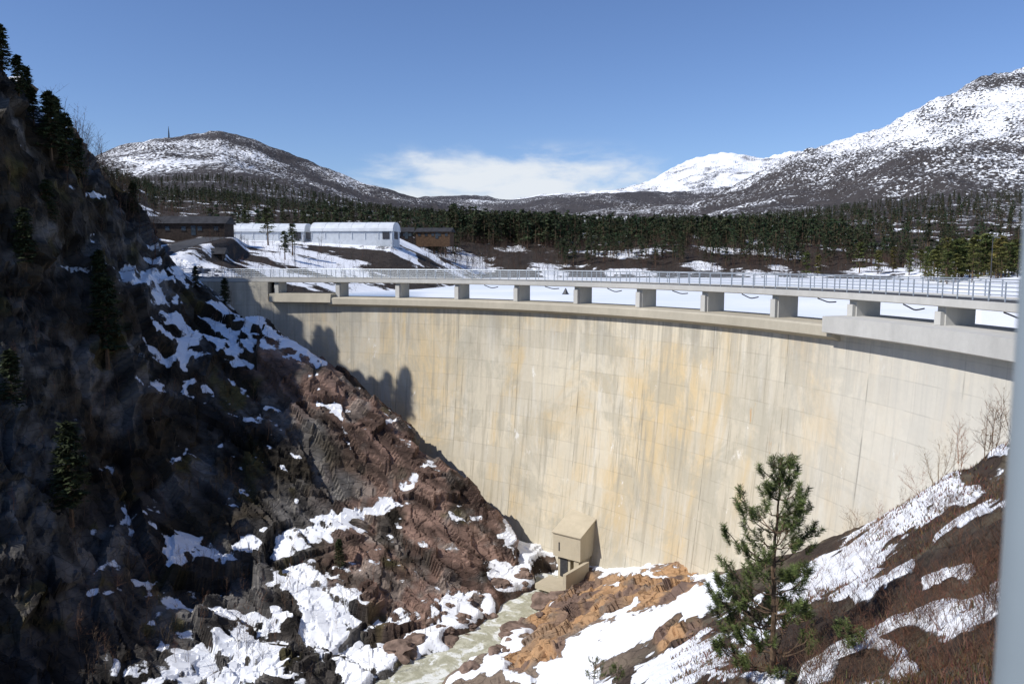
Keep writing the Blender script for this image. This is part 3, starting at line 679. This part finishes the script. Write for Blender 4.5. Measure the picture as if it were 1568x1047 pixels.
# ---------------- foreground pine
def hero_pine(name,base,h,seed,R0=1.25,nt=5,needles=46,big=1.0):
    g=np.random.default_rng(seed); par=empty(name,base)
    b=B(); zs_=np.linspace(-.3,h,16); tx=np.cumsum(g.normal(0,.022,16)); ty=np.cumsum(g.normal(0,.022,16))
    b.tube(np.c_[tx,ty,zs_],.075*(1-zs_/h*.86)*h/5.4,7)
    tips=[]
    zc=.3
    while zc<h-.1:
        q_=zc/h; prof=np.interp(q_,[0,.12,.35,.6,.8,.93,1],[.75,1.05,1.0,.80,.50,.24,.10]); L0=R0*prof
        for k in range(nt):
            if g.random()<.10: continue
            az=g.uniform(0,6.28); L=L0*g.uniform(.6,1.15); x0,y0=np.interp(zc,zs_,tx),np.interp(zc,zs_,ty)
            pts=[]; up_=g.uniform(.10,.30)+.55*q_
            for s in np.linspace(0,1,6): pts.append((x0+math.cos(az)*L*s,y0+math.sin(az)*L*s,zc+L*(up_*s*.6+.42*s*s)-.08*L*math.sin(s*3.1)))
            pts=np.array(pts)+g.normal(0,.014,(6,3)); b.tube(pts,np.linspace(.02,.007,6)*(1.2-q_*.5),4)
            nsub=max(1,int(L*5))
            tips.append((pts[-1],pts[-1]-pts[-2]))
            for j in range(nsub):
                s=g.uniform(.42,.98); c=np.array([np.interp(s,np.linspace(0,1,6),pts[:,i]) for i in range(3)])
                sd=g.choice([-1,1])*g.uniform(.5,1.1); d=np.array([math.cos(az+sd),math.sin(az+sd),g.uniform(.2,.8)]); l=L*.34*(1.25-s)+.10
                e=c+d*l; b.tube([c,(c+e)/2+np.array([0,0,-.01]),e],[.008,.006,.005],3,cap=False); tips.append((e,d))
        zc+=g.uniform(.26,.42)*min(1,h/3)
    tips.append((np.array([tx[-1],ty[-1],h]),np.array([0,0,1.])))
    b.obj('trunk_and_limbs',(M_bark,),parent=par)
    P0=[];D0=[];C0=[]
    for p,d in tips:
        d=np.array(d,float); d/=np.linalg.norm(d)+1e-9; d=d*.6+np.array([0,0,.7]); d/=np.linalg.norm(d)
        nn_=needles; s=g.uniform(-.24,.06,nn_)*g.uniform(.8,1.2)*big; r=g.normal(size=(nn_,3)); r-=np.outer(r@d,d); r/=np.linalg.norm(r,axis=1)[:,None]
        dirn=r*.85+d*g.uniform(.3,.9,(nn_,1)); dirn/=np.linalg.norm(dirn,axis=1)[:,None]
        st=p+d*s[:,None]; L=g.uniform(.07,.125,nn_)*big
        P0.append(st); D0.append(dirn*L[:,None]); cv_=g.uniform(.55,1.5); C0.append(cv_*g.uniform(.75,1.25,nn_))
    P0=np.concatenate(P0);D0=np.concatenate(D0);C0=np.concatenate(C0); m_=len(P0)
    sd=np.cross(D0,g.normal(size=(m_,3))); sd/=np.linalg.norm(sd,axis=1)[:,None]; sd*=.0055
    VV=np.stack([P0-sd,P0+sd,P0+D0+sd*.5,P0+D0-sd*.5],1).reshape(-1,3)
    cc=np.repeat(C0[:,None]*np.array([1.0,1.0,.9]),4,0)
    new_mesh('needles',VV,np.arange(len(VV)).reshape(-1,4),(M_need,),col=cc,parent=par)
pbase=hit(1180,1030,10,30); print('pine base',pbase)
topz=P(1178,695,pbase[1])[2]; hero_pine('pine_tree',tuple(pbase-np.array([0,0,.25])),topz-pbase[2]+.2,4,1.18,6,95)
for u,v,h in [(1393,752,1.0),(910,1046,1.5),(1300,1010,.7),(1222,968,.8),(945,1047,1.0)]:
    p=hit(u,v,8,60); hero_pine('young_pine',tuple(p),h,int(u),.40*h,4,34,.75)
# ---------------- boulders
def boulders(name,lst,mat):
    import bmesh
    V=[];Fc=[];nn_=0
    bm=bmesh.new(); bmesh.ops.create_icosphere(bm,subdivisions=3,radius=1); bm.verts.ensure_lookup_table()
    S=np.array([v.co[:] for v in bm.verts]); T_=np.array([[v.index for v in f.verts] for f in bm.faces]); bm.free()
    for i,(p,s) in enumerate(lst):
        W=S*(1+.45*facet(S[:,0]+i*7.3,S[:,1]+i*3.1,S[:,2],.9,i+5)[:,None]); W=W*np.array([g.uniform(.8,1.5),g.uniform(.7,1.2),g.uniform(.45,.8)])*s
        V.append(W+p);Fc.append(T_+nn_);nn_+=len(W)
    return new_mesh(name,np.concatenate(V),np.concatenate(Fc),(mat,))
lst=[]
for i in range(70):
    k=g.uniform(.3,len(river)-6); j=int(k); c_=river[j]+(river[j+1]-river[j])*(k-j); d_=river[j+1]-river[j]; d_/=np.linalg.norm(d_); s=g.choice([-1,1])*g.uniform(1.2,5.0)
    x,y=c_[0]-d_[1]*s,c_[1]+d_[0]*s
    if math.hypot(x-AC[0],y-AC[1])>62: continue
    z=max(float(zat([x],[y])[0]),RZ-.2); lst.append((np.array([x,y,z-.05]),g.uniform(.2,.5)*(1+1.6*(g.random()<.2))))
boulders('river_boulders',lst,simple('boulder_rock',(.17,.12,.095),.9,.2,0,.45,1.2))
# ---------------- buildings
M_white=simple('hangar_wall',(.50,.53,.56),.6,.3,0,.08,1); M_roof=simple('hangar_roof',(.60,.63,.66),.5,.3,0,.10,.5)
M_brown=simple('dark_timber',(.030,.022,.018),.85,.2,0,.3,2); M_tim=simple('warm_timber',(.085,.05,.028),.8,.2,0,.3,2); M_dr=simple('dark_roof',(.035,.035,.038),.8,.2,0,.3,1)
M_win=simple('window_glass',(.03,.04,.05),.1,.6)
def hangar(u,D,L,Wd,h,rz,dz=0):
    e=empty('storage_hangar',tuple(P(u,367,D)),rz); b=B(); wl=h*.45
    b.box((0,0,wl/2-1.0),(L,Wd,wl+2),0)
    for k in range(int(L/3.2)+1):
        b.box((-L/2+.1+k*(L-.2)/int(L/3.2),-Wd/2-.06,wl/2),(.10,.14,wl),1)
    n_=14; V=[];f=[]
    for s in (-1,1):
        for i in range(n_+1):
            an=math.pi*i/n_; V.append((s*(L/2+.25),-math.cos(an)*(Wd/2+.3),wl+math.sin(an)**.8*(h-wl)))
    for i in range(n_): f.append((i,i+1,n_+2+i,n_+1+i))
    f.append(tuple(range(n_+1))); f.append(tuple(range(2*n_+1,n_,-1))); b.add(V,f,1)
    for k in range(1,int(L/3.2)):
        x=-L/2+k*(L-.2)/int(L/3.2)
        b.tube([(x,-math.cos(math.pi*i/10)*(Wd/2+.32),wl+math.sin(math.pi*i/10)**.8*(h-wl)+.02) for i in range(1,6)],.05,4,0)
    b.box((-L/2-.06,0,1.6),(.1,Wd*.45,3.0),2); b.box((L/2+.06,0,1.6),(.1,Wd*.45,3.0),2)
    b.box((L/2-1.6,-Wd/2-.05,.9),(1.8,.08,1.8),2)
    b.obj('shell',(M_white,M_roof,M_dark),parent=e); return e
hangar(415,212,19.5,10,4.2,.03); hangar(546,212,21,10,4.5,-.05)
def house(name,u,D,L,Wd,wh,rh,mw,mr,rz=0,nwin=4,dz=0,vb=None):
    p=at(u,D); zb=p[2]-.3+dz if vb is None else P(u,vb,D)[2]
    e=empty(name,(p[0],p[1],zb),rz); b=B()
    b.box((0,0,wh/2-1.25),(L,Wd,wh+2.5),0)
    o_=.5; V=[(-L/2-o_,-Wd/2-o_,wh-.12),(L/2+o_,-Wd/2-o_,wh-.12),(L/2+o_,0,wh+rh),(-L/2-o_,0,wh+rh),(-L/2-o_,Wd/2+o_,wh-.12),(L/2+o_,Wd/2+o_,wh-.12)]
    b.add(V,[(0,1,2,3),(3,2,5,4),(0,3,4),(1,5,2),(0,4,5,1)],1)
    for k in range(nwin):
        x=-L/2+(k+.5)*L/nwin; b.box((x,-Wd/2-.03,wh*.55),(.9,.08,.9),2); b.box((x,-Wd/2-.05,wh*.55-.5),(1.1,.12,.08),0)
    b.box((L*.12,-Wd/2-.04,1.0),(.95,.1,2.0),2)
    b.box((L*.25,Wd*.1,wh+rh+.1),(.5,.5,.9),1)
    b.obj('shell',(mw,mr,M_win,M_white),parent=e)
house('long_timber_shed',297,175,17,7,2.6,1.6,M_brown,M_dr,.05,5,vb=361)
house('timber_cabin',326,131,4.4,4,1.7,.9,M_brown,M_dr,.2,2,vb=404)
house('wooden_house',668,262,11,8,2.3,1.3,M_tim,M_dr,-.1,5,vb=366)
house('timber_cabin',622,250,5,6,2.2,1.4,M_brown,M_dr,.1,3,vb=366)
def lamp(u,D,h,dz=0):
    p=at(u,D); e=empty('street_lamp',(p[0],p[1],max(p[2],-6)+dz)); b=B()
    b.tube([(0,0,-.5),(0,0,h*.5),(0,0,h)],[.09,.07,.05],8); b.tube([(0,0,h),(.25,0,h+.12),(.7,0,h+.15)],[.045,.04,.04],6)
    b.box((.8,0,h+.13),(.6,.22,.12),0); b.box((.8,0,h+.055),(.45,.16,.03),1); b.box((0,0,-.1),(.3,.3,.5),0)
    b.obj('post',(M_dark,M_white),parent=e)
lamp(1511,118,8.4); lamp(600,215,7); lamp(1195,300,7); lamp(905,300,7); lamp(455,150,5.5); lamp(746,300,6)
b=B(); p=at(272,2480)
for s in (0,1,2): b.tube([(math.cos(s*2.1)*2.5,math.sin(s*2.1)*2.5,-6),(0,0,34)],[.9,.5],4)
for k in range(6): b.box((0,0,k*5),(3.6-.5*k,3.6-.5*k,.6),0)
mast=b.obj('radio_mast',(M_dark,)); mast.location=p
b=B(); q_=P(866,447,140); b.tube([(0,0,-.1),(0,0,.15)],[.6,.6],10); b.tube([(0,0,.15),(0,0,.7),(0,0,1.1)],[.5,.25,.05],8); ob=b.obj('marker_buoy',(M_dark,)); ob.location=(q_[0],q_[1],-6.0)
b=B(); b.tube([(0,0,-3),(0,0,-.5),(0,0,1.6)],[.05,.05,.05],24); b.tube([(0,0,1.6),(0,0,1.63)],[.06,.055],24); b.box((0,0,-2.0),(.2,.2,.03),0)
mp=b.obj('metal_post',(simple('painted_post',(.22,.26,.29),.5,.4,0,.05),),smooth=True); mp.location=(.567,.8,0)
# ---------------- light / world / camera
AZ=math.radians(-117); EL=math.radians(43.5)
d=Vector((math.sin(AZ)*math.cos(EL),math.cos(AZ)*math.cos(EL),math.sin(EL)))
s=bpy.data.lights.new('sun','SUN'); s.energy=4.9; s.angle=math.radians(.5); s.color=(1,.965,.91)
so=bpy.data.objects.new('sun',s); so.rotation_euler=d.to_track_quat('Z','Y').to_euler(); bpy.context.scene.collection.objects.link(so)
W=bpy.data.worlds.new('World'); bpy.context.scene.world=W; W.use_nodes=True; t_=W.node_tree; t_.nodes.clear()
out=t_.nodes.new('ShaderNodeOutputWorld'); bg=t_.nodes.new('ShaderNodeBackground'); sky=t_.nodes.new('ShaderNodeTexSky'); sky.sky_type='NISHITA'; sky.sun_disc=False
sky.sun_elevation=EL; sky.sun_rotation=AZ; sky.altitude=700; sky.air_density=1.0; sky.dust_density=.3; sky.ozone_density=2.6
class WN(N):
    def __init__(s): s.t=t_
w_=WN()
t_.links.new(w_.mix(1.0,sky.outputs[0],(.90,1.0,1.26,1),'MULTIPLY'),bg.inputs[0]); bg.inputs[1].default_value=.10
tc=t_.nodes.new('ShaderNodeTexCoord').outputs['Generated']; sx_=t_.nodes.new('ShaderNodeSeparateXYZ'); t_.links.new(tc,sx_.inputs[0])
az=w_.math('DIVIDE',sx_.outputs[0],w_.math('MAXIMUM',sx_.outputs[1],.05)); el=sx_.outputs[2]
front=w_.smooth(.2,.4,sx_.outputs[1])
nn=w_.noise(w_.scale(tc,(1,1,3.0)),9.0,8,.58,.25)
env=w_.math('MULTIPLY',w_.math('MULTIPLY',w_.smooth(-.26,-.06,az),w_.smooth(.26,.04,az)),w_.math('MULTIPLY',w_.smooth(.155,.10,el),w_.smooth(-.02,.03,el)))
cl_=w_.smooth(.44,.74,w_.math('ADD',w_.math('MULTIPLY',nn,.85),w_.math('MULTIPLY',env,.28)))
cl_=w_.math('MULTIPLY',w_.math('MULTIPLY',cl_,w_.smooth(0,.5,env)),front)
cl_=w_.math('MULTIPLY',cl_,.97)
bg2=t_.nodes.new('ShaderNodeBackground'); bg2.inputs[0].default_value=(.84,.89,.95,1); bg2.inputs[1].default_value=.95
mx=t_.nodes.new('ShaderNodeMixShader'); t_.links.new(cl_,mx.inputs[0]); t_.links.new(bg.outputs[0],mx.inputs[1]); t_.links.new(bg2.outputs[0],mx.inputs[2]); t_.links.new(mx.outputs[0],out.inputs[0])
cam=bpy.data.cameras.new('camera'); cam.sensor_width=36; cam.lens=F/1568*36; cam.clip_start=.05; cam.clip_end=20000
cam.dof.use_dof=True; cam.dof.focus_distance=60; cam.dof.aperture_fstop=4
co=bpy.data.objects.new('camera',cam); co.rotation_euler=(math.pi/2-PIT,0,0); bpy.context.scene.collection.objects.link(co); bpy.context.scene.camera=co
sc=bpy.context.scene; sc.view_settings.view_transform='Standard'; sc.view_settings.look='None'; sc.view_settings.exposure=0
print('verts',nr,nc)
